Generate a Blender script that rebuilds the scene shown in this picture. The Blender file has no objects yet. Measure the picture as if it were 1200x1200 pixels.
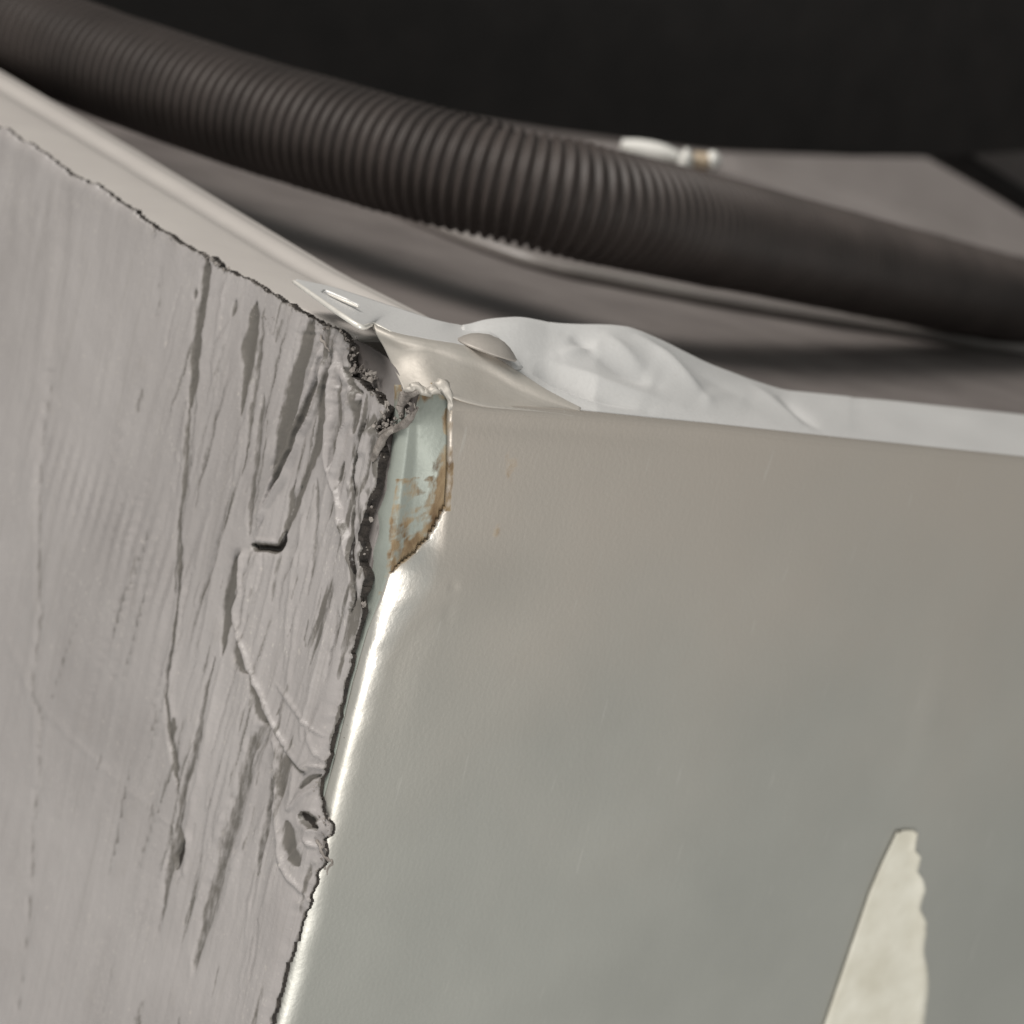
import bpy, bmesh, math, random
import numpy as np
from mathutils import Vector, Matrix
random.seed(7); RNG = np.random.default_rng(11)
MM = 0.001
# ------------------------------------------------------------------ camera
sc = bpy.context.scene
D = 0.30; W0 = 0.135; F = D / W0 * 1200
AZ, PI_, RO = math.radians(40.744), math.radians(13.839), math.radians(14.6136)
fw = np.array([math.sin(AZ)*math.cos(PI_), math.cos(AZ)*math.cos(PI_), -math.sin(PI_)])
r0 = np.array([math.cos(AZ), -math.sin(AZ), 0.0]); u0 = np.cross(r0, fw)
RT = math.cos(RO)*r0 + math.sin(RO)*u0
UP = -math.sin(RO)*r0 + math.cos(RO)*u0
POS = -D * (fw + RT*(505-600)/F - UP*(475-600)/F)
cam_d = bpy.data.cameras.new('camera'); cam = bpy.data.objects.new('camera', cam_d)
sc.collection.objects.link(cam); sc.camera = cam
cam_d.sensor_width = 36; cam_d.lens = 36 * D / W0
cam_d.clip_start = 0.01; cam_d.clip_end = 20
cam.matrix_world = Matrix(((RT[0], UP[0], -fw[0], POS[0]), (RT[1], UP[1], -fw[1], POS[1]), (RT[2], UP[2], -fw[2], POS[2]), (0, 0, 0, 1)))
cam_d.dof.use_dof = True
cam_d.dof.focus_distance = 0.305
cam_d.dof.aperture_fstop = cam_d.lens / 3.0      # an opening of about 3 mm
# ------------------------------------------------------------------ light
world = bpy.data.worlds.new('World'); sc.world = world; world.use_nodes = True
world.node_tree.nodes['Background'].inputs[0].default_value = (0.96, 0.99, 0.96, 1)
world.node_tree.nodes['Background'].inputs[1].default_value = 0.36
def area(name, loc, target, size, power, col, sy=None):
    l = bpy.data.lights.new(name, 'AREA'); l.energy = power; l.color = col; l.size = size
    if sy: l.shape = 'RECTANGLE'; l.size_y = sy
    o = bpy.data.objects.new(name, l); sc.collection.objects.link(o); o.location = loc
    o.rotation_euler = (Vector(target) - Vector(loc)).to_track_quat('-Z', 'Y').to_euler()
    return o
area('ceiling_lamp', (-1.75, 0.62, 1.85), (0.03, 0.05, -0.02), 1.2, 74, (1, 0.955, 0.90))
area('highlight_lamp', (-0.15, -0.57, -0.17), (0, 0, -0.06), 0.12, 3.0, (1.0, 0.97, 0.93), 0.34)  # added lamp, placed for the bend highlight and to brighten the front panel
sc.view_settings.view_transform = 'Standard'; sc.view_settings.look = 'None'
sc.view_settings.exposure = 0.0; sc.view_settings.gamma = 1.0
sc.render.engine = 'CYCLES'

# ------------------------------------------------------------------ helpers
def un(px, py, ax, val):
    """point of the plane ax = val (mm) seen at (px, py); works on arrays"""
    px = np.asarray(px, float); py = np.asarray(py, float)
    d = fw + np.multiply.outer((px-600)/F, RT) - np.multiply.outer((py-600)/F, UP)
    k = 'xyz'.index(ax)
    t = (np.asarray(val)*MM - POS[k]) / d[..., k]
    return POS + d * t[..., None]
def dep(px, py, z):
    px = np.asarray(px, float); py = np.asarray(py, float)
    d = fw + np.multiply.outer((px-600)/F, RT) - np.multiply.outer((py-600)/F, UP)
    return POS + d * (np.asarray(z)*MM)[..., None]
def vnoise(x, y, seed=0):
    r = np.random.default_rng(seed).random((256, 256))
    xi = np.floor(x).astype(int); yi = np.floor(y).astype(int)
    fx = x - xi; fy = y - yi; fx = fx*fx*(3-2*fx); fy = fy*fy*(3-2*fy)
    g = lambda a, b: r[a % 256, b % 256]
    return (g(xi, yi)*(1-fx)+g(xi+1, yi)*fx)*(1-fy) + (g(xi, yi+1)*(1-fx)+g(xi+1, yi+1)*fx)*fy
def fbm(x, y, seed=0, o=4):
    s = 0; a = 1; t = 0
    for i in range(o):
        s = s + a*vnoise(x*2**i, y*2**i, seed+i); t += a; a *= .5
    return s/t*2-1
def mesh_obj(name, verts, faces, mat, parent=None, smooth=True, attrs=None, fmat=None, mats=None):
    me = bpy.data.meshes.new(name)
    me.from_pydata(np.asarray(verts).tolist(), [], [list(map(int, f)) for f in faces])
    for m in (mats or [mat]): me.materials.append(m)
    if fmat is not None: me.polygons.foreach_set('material_index', np.asarray(fmat, dtype=np.int32))
    me.polygons.foreach_set('use_smooth', [smooth]*len(me.polygons))
    for k, v in (attrs or {}).items():
        a = me.attributes.new(k, 'FLOAT', 'POINT'); a.data.foreach_set('value', np.asarray(v, dtype=np.float32))
    me.update()
    o = bpy.data.objects.new(name, me); sc.collection.objects.link(o)
    if parent: o.parent = parent
    return o
def grid_faces(n, m):
    i = np.arange(n-1)[:, None]; j = np.arange(m-1)[None, :]
    a = i*m+j
    return np.stack([a, a+1, a+m+1, a+m], -1).reshape(-1, 4)
def cr(P, n, axis=0):
    """Catmull-Rom resample along an axis to n samples"""
    P = np.moveaxis(np.asarray(P, float), axis, 0); k = len(P)
    P = np.concatenate([[2*P[0]-P[1]], P, [2*P[-1]-P[-2]]])
    t = np.linspace(0, k-1-1e-9, n); i = t.astype(int); f = (t-i).reshape((-1,)+(1,)*(P.ndim-1))
    a, b, c, d = P[i], P[i+1], P[i+2], P[i+3]
    R = .5*((2*b)+(-a+c)*f+(2*a-5*b+4*c-d)*f*f+(-a+3*b-3*c+d)*f**3)
    return np.moveaxis(R, 0, axis)
def solid(o, t, off=-1):
    me = o.data; q = Vector(POS); acc = sum((p.normal.dot(q-p.center)*p.area for p in me.polygons))
    if acc < 0: me.flip_normals()
    m = o.modifiers.new('thickness', 'SOLIDIFY'); m.thickness = t*MM; m.offset = off
    return o
def empty(name, label, cat, loc=(0, 0, 0), group=None):
    o = bpy.data.objects.new(name, None); sc.collection.objects.link(o); o.empty_display_size = .01
    o['label'] = label; o['category'] = cat
    if group: o['group'] = group
    return o
def tag(o, label, cat): o['label'] = label; o['category'] = cat; return o
def interp(pts, ys, k=0):
    p = np.asarray(pts, float); return np.interp(ys, p[:, k], p[:, 1-k])
def tube(name, path, rad, mat, parent=None, n=16, res=80):
    P = cr(path, res); R = cr(np.asarray(rad if hasattr(rad, '__len__') else [rad]*len(path), float), res)
    T = np.gradient(P, axis=0); T /= np.linalg.norm(T, axis=1)[:, None]
    A = np.cross(T, [0, 0, 1.0]); A /= np.linalg.norm(A, axis=1)[:, None]; B = np.cross(T, A)
    a = np.linspace(0, 2*np.pi, n, endpoint=False)
    V = P[:, None]+R[:, None, None]*(np.cos(a)[None, :, None]*A[:, None]+np.sin(a)[None, :, None]*B[:, None])
    i = np.arange(res-1)[:, None]; j = np.arange(n)[None, :]
    f = np.stack([i*n+j, i*n+(j+1) % n, (i+1)*n+(j+1) % n, (i+1)*n+j], -1).reshape(-1, 4).tolist()
    f += [list(range(n))[::-1], list(range((res-1)*n, res*n))]
    return mesh_obj(name, V.reshape(-1, 3), f, mat, parent)
def box(name, x0, x1, y0, y1, z0, z1, mat, parent=None, bev=0.4):
    bm = bmesh.new(); bmesh.ops.create_cube(bm, size=1)
    for v in bm.verts:
        v.co = Vector(((x0+x1)/2+v.co.x*(x1-x0), (y0+y1)/2+v.co.y*(y1-y0), (z0+z1)/2+v.co.z*(z1-z0)))*MM
    bmesh.ops.bevel(bm, geom=bm.edges[:], offset=bev*MM, segments=2, affect='EDGES')
    me = bpy.data.meshes.new(name); bm.to_mesh(me); bm.free(); me.materials.append(mat)
    o = bpy.data.objects.new(name, me); sc.collection.objects.link(o)
    if parent: o.parent = parent
    return o

# ------------------------------------------------------------------ materials
class NT:
    def __init__(s, name):
        s.m = bpy.data.materials.new(name); s.m.use_nodes = True; s.t = s.m.node_tree
        s.b = s.t.nodes['Principled BSDF']; s.co = s.n('ShaderNodeTexCoord').outputs['Object']
    def n(s, t, **k):
        x = s.t.nodes.new(t)
        for a, v in k.items(): setattr(x, a, v)
        return x
    def l(s, a, b): s.t.links.new(a, b)
    def map(s, sx, sy, sz):
        m = s.n('ShaderNodeMapping'); m.inputs['Scale'].default_value = (sx, sy, sz); s.l(s.co, m.inputs[0]); return m.outputs[0]
    def noise(s, scale, det=4, vec=None, rough=.55, dist=0):
        x = s.n('ShaderNodeTexNoise'); x.inputs['Scale'].default_value = scale; x.inputs['Detail'].default_value = det
        x.inputs['Roughness'].default_value = rough; x.inputs['Distortion'].default_value = dist
        s.l(vec or s.co, x.inputs['Vector']); return x.outputs['Fac']
    def ramp(s, fac, stops):
        r = s.n('ShaderNodeValToRGB'); e = r.color_ramp.elements
        e[0].position, e[0].color = stops[0][0], (*stops[0][1], 1); e[1].position, e[1].color = stops[-1][0], (*stops[-1][1], 1)
        for p, c in stops[1:-1]:
            q = e.new(p); q.color = (*c, 1)
        s.l(fac, r.inputs[0]); return r.outputs[0]
    def mix(s, f, a, b, mode='MIX'):
        x = s.n('ShaderNodeMix', data_type='RGBA', blend_type=mode)
        if isinstance(f, (int, float)): x.inputs[0].default_value = f
        else: s.l(f, x.inputs[0])
        for i, v in ((6, a), (7, b)):
            if isinstance(v, tuple): x.inputs[i].default_value = (*v, 1)
            else: s.l(v, x.inputs[i])
        return x.outputs[2]
    def math(s, op, a, b=0, c=None):
        x = s.n('ShaderNodeMath', operation=op)
        for i, v in enumerate((a, b) + ((c,) if c is not None else ())):
            if isinstance(v, (int, float)): x.inputs[i].default_value = v
            else: s.l(v, x.inputs[i])
        return x.outputs[0]
    def attr(s, name): x = s.n('ShaderNodeAttribute', attribute_name=name); return x.outputs['Fac']
    def bump(s, h, dist, st=1.0, prev=None):
        x = s.n('ShaderNodeBump'); x.inputs['Distance'].default_value = dist; x.inputs['Strength'].default_value = st
        s.l(h, x.inputs['Height']);
        if prev: s.l(prev, x.inputs['Normal'])
        return x.outputs[0]
    def out(s, col=None, rough=None, metal=None, nrm=None, **k):
        for key, v in (('Base Color', col), ('Roughness', rough), ('Metallic', metal), ('Normal', nrm)):
            if v is None: continue
            if isinstance(v, tuple): s.b.inputs[key].default_value = (*v, 1)
            elif isinstance(v, (int, float)): s.b.inputs[key].default_value = v
            else: s.l(v, s.b.inputs[key])
        for key, v in k.items(): s.b.inputs[key.replace('_', ' ')].default_value = v
        return s.m

def metal_mat(name, base, metal, rough, tone=None):
    t = NT(name)
    big = t.noise(28, 3); fine = t.noise(1500, 3); brush = t.noise(300, 3, t.map(6, 6, .6))
    col = t.mix(t.ramp(big, [(.35, (0, 0, 0)), (.7, (1, 1, 1))]), tuple(c*.95 for c in base), tuple(min(1, c*1.04) for c in base))
    col = t.mix(t.math('MULTIPLY', t.ramp(brush, [(.35, (0, 0, 0)), (.75, (1, 1, 1))]), .12), col, tuple(c*.8 for c in base))
    spk = t.noise(600, 2)
    col = t.mix(t.math('MULTIPLY', t.ramp(spk, [(.24, (1, 1, 1)), (.30, (0, 0, 0))]), .12), col, (base[0]*.6, base[1]*.55, base[2]*.5))
    gr = t.noise(2600, 2); col = t.mix(t.math('MULTIPLY', gr, .22), col, tuple(c*.62 for c in base))
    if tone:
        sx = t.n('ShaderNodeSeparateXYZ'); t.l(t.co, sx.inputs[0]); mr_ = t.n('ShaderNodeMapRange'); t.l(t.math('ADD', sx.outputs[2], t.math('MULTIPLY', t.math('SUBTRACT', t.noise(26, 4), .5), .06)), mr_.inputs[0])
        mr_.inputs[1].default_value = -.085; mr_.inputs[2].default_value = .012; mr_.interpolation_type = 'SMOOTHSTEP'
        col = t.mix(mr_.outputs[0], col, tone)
        scr = t.ramp(t.noise(160, 2, t.map(5, 5, .5), rough=.4), [(.70, (0, 0, 0)), (.74, (1, 1, 1))]); col = t.mix(t.math('MULTIPLY', scr, .25), col, (.62, .60, .56))
    r = t.attr('rust')
    edge = t.noise(520, 5, t.map(1, 1, .55), rough=.62, dist=.4); m = t.math('ADD', r, t.math('MULTIPLY', t.math('SUBTRACT', edge, .5), 1.1))
    m = t.math('MULTIPLY', m, t.math('GREATER_THAN', r, 0.02))
    rm = t.ramp(m, [(.34, (0, 0, 0)), (.62, (1, 1, 1))])
    rc = t.ramp(t.noise(420, 4, t.map(1, 1, .4)), [(.3, (.09, .05, .022)), (.5, (.25, .18, .105)), (.75, (.36, .31, .22))])
    col = t.mix(rm, col, rc)
    met = t.math('MULTIPLY', t.math('SUBTRACT', 1, rm), metal)
    ro = t.math('ADD', t.math('ADD', rough-.06, t.math('MULTIPLY', big, .12)), t.math('MULTIPLY', rm, .35))
    po = t.math('MULTIPLY', t.attr('polish'), t.ramp(t.noise(260, 4, t.map(1, 1, .5)), [(.30, (.35, .35, .35)), (.55, (1, 1, 1))])); met = t.math('ADD', met, t.math('MULTIPLY', po, .9-metal)); ro = t.math('ADD', ro, t.math('MULTIPLY', po, .39-rough)); col = t.mix(po, col, (.68, .655, .61))
    nb = t.bump(fine, .00012, .38, t.bump(brush, .00006, .22, t.bump(big, .0006, .3)))
    return t.out(col, ro, met, nb)
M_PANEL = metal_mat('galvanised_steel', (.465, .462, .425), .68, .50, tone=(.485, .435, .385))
M_FLANGE = metal_mat('zinc_flange', (.66, .65, .64), .25, .5)
M_FOLD = metal_mat('folded_steel', (.50, .465, .42), .42, .60)
M_BEND = metal_mat('rubbed_bend_steel', (.62, .60, .56), .85, .30)
M_STRIP = metal_mat('dull_green_zinc', (.33, .355, .32), .35, .55)
M_SCREW = metal_mat('screw_steel', (.36, .33, .30), .3, .55)

def film_mat():
    t = NT('grey_bitumen_film')
    big = t.noise(22, 4, dist=.6); mid = t.noise(140, 5); fine = t.noise(1800, 3)
    stre = t.noise(420, 4, t.map(1, 1, .09), dist=.3)
    c = t.ramp(big, [(.3, (.262, .242, .236)), (.7, (.350, .327, .320))])
    c = t.mix(t.math('MULTIPLY', t.ramp(stre, [(.35, (0, 0, 0)), (.7, (1, 1, 1))]), .26), c, (.40, .375, .365))
    c = t.mix(t.math('MULTIPLY', t.ramp(t.noise(700, 3), [(.66, (0, 0, 0)), (.72, (1, 1, 1))]), .35), c, (.50, .46, .42))
    c = t.mix(t.math('MULTIPLY', t.ramp(mid, [(.62, (0, 0, 0)), (.8, (1, 1, 1))]), .25), c, (.26, .235, .215))
    w = t.attr('wear_shade'); wn = t.math('ADD', w, t.math('MULTIPLY', t.math('SUBTRACT', t.noise(1100, 4, t.map(1, 1, .35), rough=.65), .5), .75))
    wm = t.ramp(t.math('MULTIPLY', wn, t.math('GREATER_THAN', w, .03)), [(.20, (0, 0, 0)), (.48, (1, 1, 1))])
    sc1 = t.ramp(t.noise(2600, 3, t.map(1, 1, .5)), [(.60, (0, 0, 0)), (.68, (1, 1, 1))]); sc2 = t.ramp(t.noise(60, 3), [(.45, (0, 0, 0)), (.62, (1, 1, 1))])
    c = t.mix(t.math('MULTIPLY', t.math('MULTIPLY', sc1, sc2), .45), c, (.52, .49, .45))
    ln = t.ramp(t.noise(900, 2, t.map(1, 1, .03), rough=.6), [(.60, (0, 0, 0)), (.66, (1, 1, 1))])
    c = t.mix(t.math('MULTIPLY', ln, .15), c, (.19, .175, .16))
    c = t.mix(wm, c, (.128, .117, .105))  # dark core showing through, with groove shade painted in as well
    c = t.mix(t.ramp(w, [(.0, (0, 0, 0)), (1, (1, 1, 1))]) if False else t.math('GREATER_THAN', w, 1.15), c, (.022, .017, .014))
    rough = t.math('ADD', .33, t.math('MULTIPLY', mid, .2))
    nb = t.bump(fine, .00012, .5, t.bump(stre, .0005, .22, t.bump(mid, .0008, .4)))
    return t.out(c, rough, 0.0, nb, Specular_IOR_Level=.45)
M_FILM = film_mat()
def simple(name, c1, c2, rough, sc_=200, metal=0, bump=.0001, sp=.5):
    t = NT(name); n = t.noise(sc_, 5)
    return t.out(t.ramp(n, [(.3, c1), (.7, c2)]), rough, metal, t.bump(t.noise(sc_*4, 3), bump, .6), Specular_IOR_Level=sp)
M_TORN = simple('torn_bitumen_core', (.010, .008, .007), (.055, .045, .038), .85, 900, bump=.0006)
M_CRUMB = simple('torn_film_crumbs', (.10, .085, .075), (.30, .27, .245), .6, 500, bump=.0005)
M_SIDE = simple('dark_side_sheet', (.10, .085, .08), (.13, .115, .108), .5, 120)
M_RAIL = simple('beige_rail_paint', (.49, .455, .43), (.54, .505, .475), .38, 60)
M_TRAY = simple('dark_tray', (.14, .122, .116), (.215, .19, .18), .5, 45, bump=.0002)
M_HOSE = simple('black_hose_plastic', (.044, .036, .033), (.070, .057, .052), .5, 60, bump=.0001, sp=.3)
M_BLACK = simple('black_plastic', (.012, .0105, .010), (.022, .019, .018), .7, 60)
M_CABLE = simple('cable_rubber', (.20, .18, .17), (.25, .23, .215), .35, 60)
M_BACK = simple('grey_back_sheet', (.26, .235, .225), (.33, .30, .29), .5, 30)
M_WHITE = simple('white_nylon', (.75, .74, .70), (.85, .83, .79), .35, 60)
M_TAN = simple('tan_rubber', (.45, .36, .26), (.5, .4, .3), .5, 60)
M_CUT = simple('bare_cut_edge', (.70, .67, .62), (.80, .77, .72), .4, 300, metal=.3)
M_PAPER = simple('cream_sticker', (.55, .52, .43), (.70, .675, .59), .6, 120, bump=.00008)

# ================================================================== DAMPING FILM (left face, plane x = 0)
TH = 1.3
border = [(-260, 20), (0, 150), (30, 165), (65, 190), (82, 204), (110, 214), (140, 236), (175, 260), (210, 285), (236, 297), (241, 303), (248, 300), (257, 313), (292, 327), (322, 345), (352, 365), (378, 381),
          (394, 385), (404, 394), (412, 409), (410, 418), (413, 431), (411, 441), (424, 447), (433, 458), (443, 462), (447, 472), (456, 478), (450, 489), (444, 496), (441, 503), (449, 520), (452, 534), (447, 553), (443, 574),
          (435, 590), (432, 610), (427, 625), (431, 643), (426, 656), (433, 671), (431, 690), (425, 704), (427, 716), (421, 734), (413, 748), (409, 770), (404, 790), (397, 818), (391, 846), (385, 866), (382, 880), (378, 900),
          (372, 912), (370, 926), (372, 946), (376, 958), (384, 966), (383, 979), (374, 984), (377, 998), (376, 1012), (368, 1020), (362, 1042), (347, 1090), (328, 1150), (306, 1230), (252, 1420), (-260, 1420)]
border = [((x-4) if 505 < y < 735 and x > 300 else x, y) for x, y in border]
def jitter(pts, a, step, seed, fixed=2):
    rg = np.random.default_rng(seed); out = []
    n = len(pts)
    for i in range(n):
        p = np.array(pts[i], float); q = np.array(pts[(i+1) % n], float); L = np.linalg.norm(q-p)
        lng = i >= n-2 or (p[0] < -100)
        k = 1 if lng else max(1, int(L/step))
        for j in range(k):
            out.append(p+(q-p)*j/k + (0 if (j == 0 or lng) else rg.normal(0, a, 2)))
    return np.array(out)
BP = jitter(border, 1.1, 5, 3)
xs = np.concatenate([np.arange(-250, 190, 4.0), np.arange(190, 470, 1.5)])
ys = np.concatenate([np.arange(20, 380, 2.2), np.arange(380, 700, 1.6), np.arange(700, 1080, 2.0), np.arange(1080, 1410, 6)])
X, Y = np.meshgrid(xs, ys, indexing='ij')
def poly_sd(X, Y, poly):
    """signed distance (inside > 0) and nearest point"""
    x = X.ravel(); y = Y.ravel(); best = np.full(x.shape, 1e9); nx = x.copy(); ny = y.copy(); ins = np.zeros(x.shape, bool)
    n = len(poly)
    for i in range(n):
        ax, ay = poly[i]; bx, by = poly[(i+1) % n]; dx, dy = bx-ax, by-ay
        t = np.clip(((x-ax)*dx+(y-ay)*dy)/(dx*dx+dy*dy+1e-12), 0, 1); qx = ax+t*dx; qy = ay+t*dy
        d = (x-qx)**2+(y-qy)**2; m = d < best
        best[m] = d[m]; nx[m] = qx[m]; ny[m] = qy[m]
        c = ((ay > y) != (by > y)); c[c] &= x[c] < (bx-ax)*(y[c]-ay)/(by-ay)+ax
        ins ^= c
    s = np.sqrt(best)*np.where(ins, 1, -1)
    return s.reshape(X.shape), nx.reshape(X.shape), ny.reshape(X.shape)
SD, NX, NY = poly_sd(X, Y, BP)
def line(pts, wid, pad=40):
    """distance, side and width along a polyline, in a local window"""
    p = cr(np.asarray(pts, float), max(4, len(pts)*4)) if len(pts) > 2 else np.asarray(pts, float)
    w = np.interp(np.linspace(0, 1, len(p)), np.linspace(0, 1, len(wid)), wid)
    i0, i1 = np.searchsorted(xs, [p[:, 0].min()-pad, p[:, 0].max()+pad]); j0, j1 = np.searchsorted(ys, [p[:, 1].min()-pad, p[:, 1].max()+pad])
    sl = (slice(i0, i1), slice(j0, j1)); x = X[sl]; y = Y[sl]
    x = x + 2.2*fbm(x/17, y/17, 91, 3); y = y
    best = np.full(x.shape, 1e9); sg = np.zeros(x.shape); ww = np.ones(x.shape); tt = np.zeros(x.shape)
    for k in range(len(p)-1):
        a, b = p[k], p[k+1]; d = b-a; t = np.clip(((x-a[0])*d[0]+(y-a[1])*d[1])/(d@d+1e-9), 0, 1)
        q = np.hypot(x-a[0]-t*d[0], y-a[1]-t*d[1]); m = q < best
        best[m] = q[m]; sg[m] = np.sign(d[0]*(y-a[1])-d[1]*(x-a[0]))[m]; ww[m] = (w[k]+(w[k+1]-w[k])*t)[m]; tt[m] = ((k+t)/(len(p)-1))[m]
    return sl, best, sg, ww, tt
H = np.zeros(X.shape); WEAR_SHADE = np.zeros(X.shape)  # second map: exposed dark core, plus groove shade put into the colour
# flow coordinate: the film was dragged down, so everything streaks along this direction
U = X + .235*(Y-475) + 6*fbm(X/90, Y/260, 5, 3); Vv = Y
near = np.clip((X-170+ .2*(Y-500))/210, 0, 1)
H += .10*fbm(X/120, Y/150, 21, 3)*1.5
H += (.05+.11*near)*fbm(U/19, Vv/230, 31, 2)
rg = 1-np.abs(fbm(U/16+50, Vv/190, 131, 3))*2; H += (.01+.05*near)*rg**3
H += (.010+.016*near)*fbm(U/3.2, Vv/90, 41, 3)
H += (.006+.008*near)*fbm(X/4, Y/5, 43, 3)
# rib comb
cx = (X-60)*.50+ (Y-520)*-.0; band = np.exp(-(((Y-(560+ .95*(X-70)))/62)**2))*np.clip((X-15)/50, 0, 1)*np.clip((225-X)/40, 0, 1)
H += .34*band*np.sin((X+.26*Y)/13*2*np.pi + 1.2*fbm(X/40, Y/60, 61, 2))
band2 = np.clip((330-Y)/60, 0, 1)*np.clip((X+40)/60, 0, 1)*np.clip((300-X)/60, 0, 1)
H += .13*band2*np.sin((X+.1*Y)/21*2*np.pi+1.2*fbm(X/50, Y/80, 71, 2))*(.5+.5*fbm(X/60, Y/60, 72, 2))
GN = fbm(X/11, Y/34, 301, 3); GN2 = fbm(X/3.5, Y/16, 302, 3)
def groove(pts, wid, d, wear_shade=0.0, endfade=.08):
    sl, q, s, w, t = line(pts, wid); ef = max(endfade, .05)*3
    tp = np.clip(np.clip(t/ef, 0, 1)*np.clip((1-t)/ef, 0, 1), 0, 1)**.5
    w = 1.1*w*tp*(1+.4*GN[sl])+.01; q = q + 1.3*GN2[sl]*np.clip(w/8, .3, 1)
    m = 1/(1+(np.abs(q)/(w*.52))**4.5)*np.clip(tp*3, 0, 1)
    prof = m*(.75+.25*np.clip(s*q/(w*.5), -1, 1))
    H[sl] -= d*prof; WEAR_SHADE[sl] = np.maximum(WEAR_SHADE[sl], wear_shade*m*(1.0+.3*GN2[sl]))
    H[sl] += .18*d*np.exp(-((q-w*.75)/(w*.35+1))**2)*np.clip(tp*2, 0, 1)*(.6+.8*GN[sl])
def ridge(pts, wid, h, endfade=.06):
    sl, q, s, w, t = line(pts, wid); ef = max(endfade, .05)*3
    tp = np.clip(np.clip(t/ef, 0, 1)*np.clip((1-t)/ef, 0, 1), 0, 1)**.5
    w = w*(1+.45*GN[sl])*(.4+.6*tp); q = np.abs(q+.35*GN2[sl])
    H[sl] += h*np.exp(-(q/(w*.5))**2)*tp*(1+.12*GN2[sl])
def step(pts, h, reach, side=1, wear_shade=0.0, sharp=1.5, endfade=.1):
    """one side of the line is raised, and slopes back over `reach`"""
    sl, q, s, w, t = line(pts, [1], pad=reach+10); e = np.clip(t/endfade, 0, 1)*np.clip((1-t)/endfade, 0, 1)
    on = (s*side > 0); H[sl] += h*np.where(on, np.exp(-q/reach)*np.clip(q/sharp, 0, 1), 0)*e
    H[sl] -= h*.45*np.where(on, 0, np.exp(-(q/7)**2))*e
    WEAR_SHADE[sl] = np.maximum(WEAR_SHADE[sl], wear_shade*np.where(on, 0, np.exp(-(q/5)**2))*e)
H += .25*near*fbm(U/38, Vv/150, 551, 2)
H += .14*near*np.exp(-np.abs(fbm(U/26, Vv/230, 501, 2))*20) - .10*near*np.exp(-np.abs(fbm(U/22, Vv/200, 505, 2))*20)
sn = fbm(U/10+7, Vv/120, 511, 4); sband = np.clip((sn-.34)*4, 0, 1)*np.clip((X-215+.2*(Y-600))/50, 0, 1)
H -= .12*sband; WEAR_SHADE = np.maximum(WEAR_SHADE, .50*sband)
rs = random.Random(5)
LIM = [(300, 300), (385, 400), (560, 430), (800, 400), (1000, 360), (1100, 340)]
for q_ in range(150):
    x_ = rs.triangular(60, 430, 360); y_ = rs.uniform(300, 1100)
    if x_ > np.interp(y_, [p[0] for p in LIM], [p[1] for p in LIM])-12: continue
    L_ = rs.uniform(18, 110); sa = -.235+rs.gauss(0, .07); w_ = rs.uniform(2.0, 5.0)
    pts_ = [(x_, y_), (x_+sa*L_*.5+rs.gauss(0, 2), y_+L_*.5), (x_+sa*L_, y_+L_)]
    if rs.random() < .5: groove(pts_, [w_], rs.uniform(.06, .26), rs.choice([0, 0, .35]))
    else: ridge(pts_, [w_], rs.uniform(.06, .24))
for q_ in range(34):
    x_ = rs.triangular(90, 430, 330); y_ = rs.uniform(300, 900)
    L_ = rs.uniform(120, 330); sa = -.235+rs.gauss(0, .05); y2 = y_+L_
    lim = np.interp(y_+L_*.5, [p[0] for p in LIM], [p[1] for p in LIM])
    if x_+sa*L_*.5 > lim-14: continue
    step([(x_, y_), (x_+sa*L_*.35+rs.gauss(0, 4), y_+L_*.35), (x_+sa*L_*.7+rs.gauss(0, 4), y_+L_*.7), (x_+sa*L_, y2)], rs.uniform(.10, .30), rs.uniform(8, 20), -1, rs.choice([0, .25, .4]), 1.6, .3)
# soft far-left relief
ridge([(62, 200), (58, 300), (48, 420), (36, 540), (30, 600)], [16, 12], .22)
groove([(80, 215), (72, 330), (60, 440), (48, 560), (46, 600)], [14, 7], .20)
groove([(60, 420), (50, 520), (46, 600), (46, 677), (48, 726), (38, 807), (48, 837), (45, 906), (38, 983), (36, 1048), (20, 1200)], [4, 3.5], .38, .35, .02)
ridge([(40, 600), (41, 677), (43, 726), (33, 800), (42, 850), (38, 983), (28, 1080)], [7], .14)
ridge([(0, 728), (20, 775), (45, 822), (100, 880), (180, 950), (210, 975)], [5, 3], .16)
# long central score
groove([(243, 302), (239, 345), (229, 420), (222, 480)], [8, 9, 7], .75, .95, .02)
groove([(222, 470), (216, 560), (209, 630), (205, 700)], [5, 3.5], .40, .5)
step([(248, 305), (244, 345), (236, 415), (228, 500), (217, 600), (209, 650)], .28, 26, -1, .3)
ridge([(218, 480), (214, 560), (211, 640), (203, 760)], [4], .25)
groove([(229, 338), (227, 352)], [7, 5], .4, .6, .2)
groove([(190, 310), (186, 350), (182, 372)], [4, 3], .3, .3)
groove([(212, 600), (212, 657), (207, 734), (197, 799), (199, 849), (205, 899), (210, 925)], [3.5, 4, 3.5], .55, .7, .05)
ridge([(219, 640), (214, 700), (203, 790), (204, 850), (207, 890)], [5], .30)
groove([(205, 840), (204, 870), (209, 905)], [7, 8], .4, .45)
groove([(252, 765), (238, 830), (226, 899), (215, 937), (206, 990), (196, 1040), (185, 1100)], [6, 10, 8], .45, .45, .1)
ridge([(262, 765), (248, 830), (236, 899), (226, 950), (220, 1000)], [6], .28)
groove([(212, 968), (215, 985), (211, 1003), (208, 1020)], [5, 7, 8], .95, 1.5, .1)
ridge([(221, 968), (222, 990), (218, 1010), (216, 1030)], [4], .35)
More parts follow.
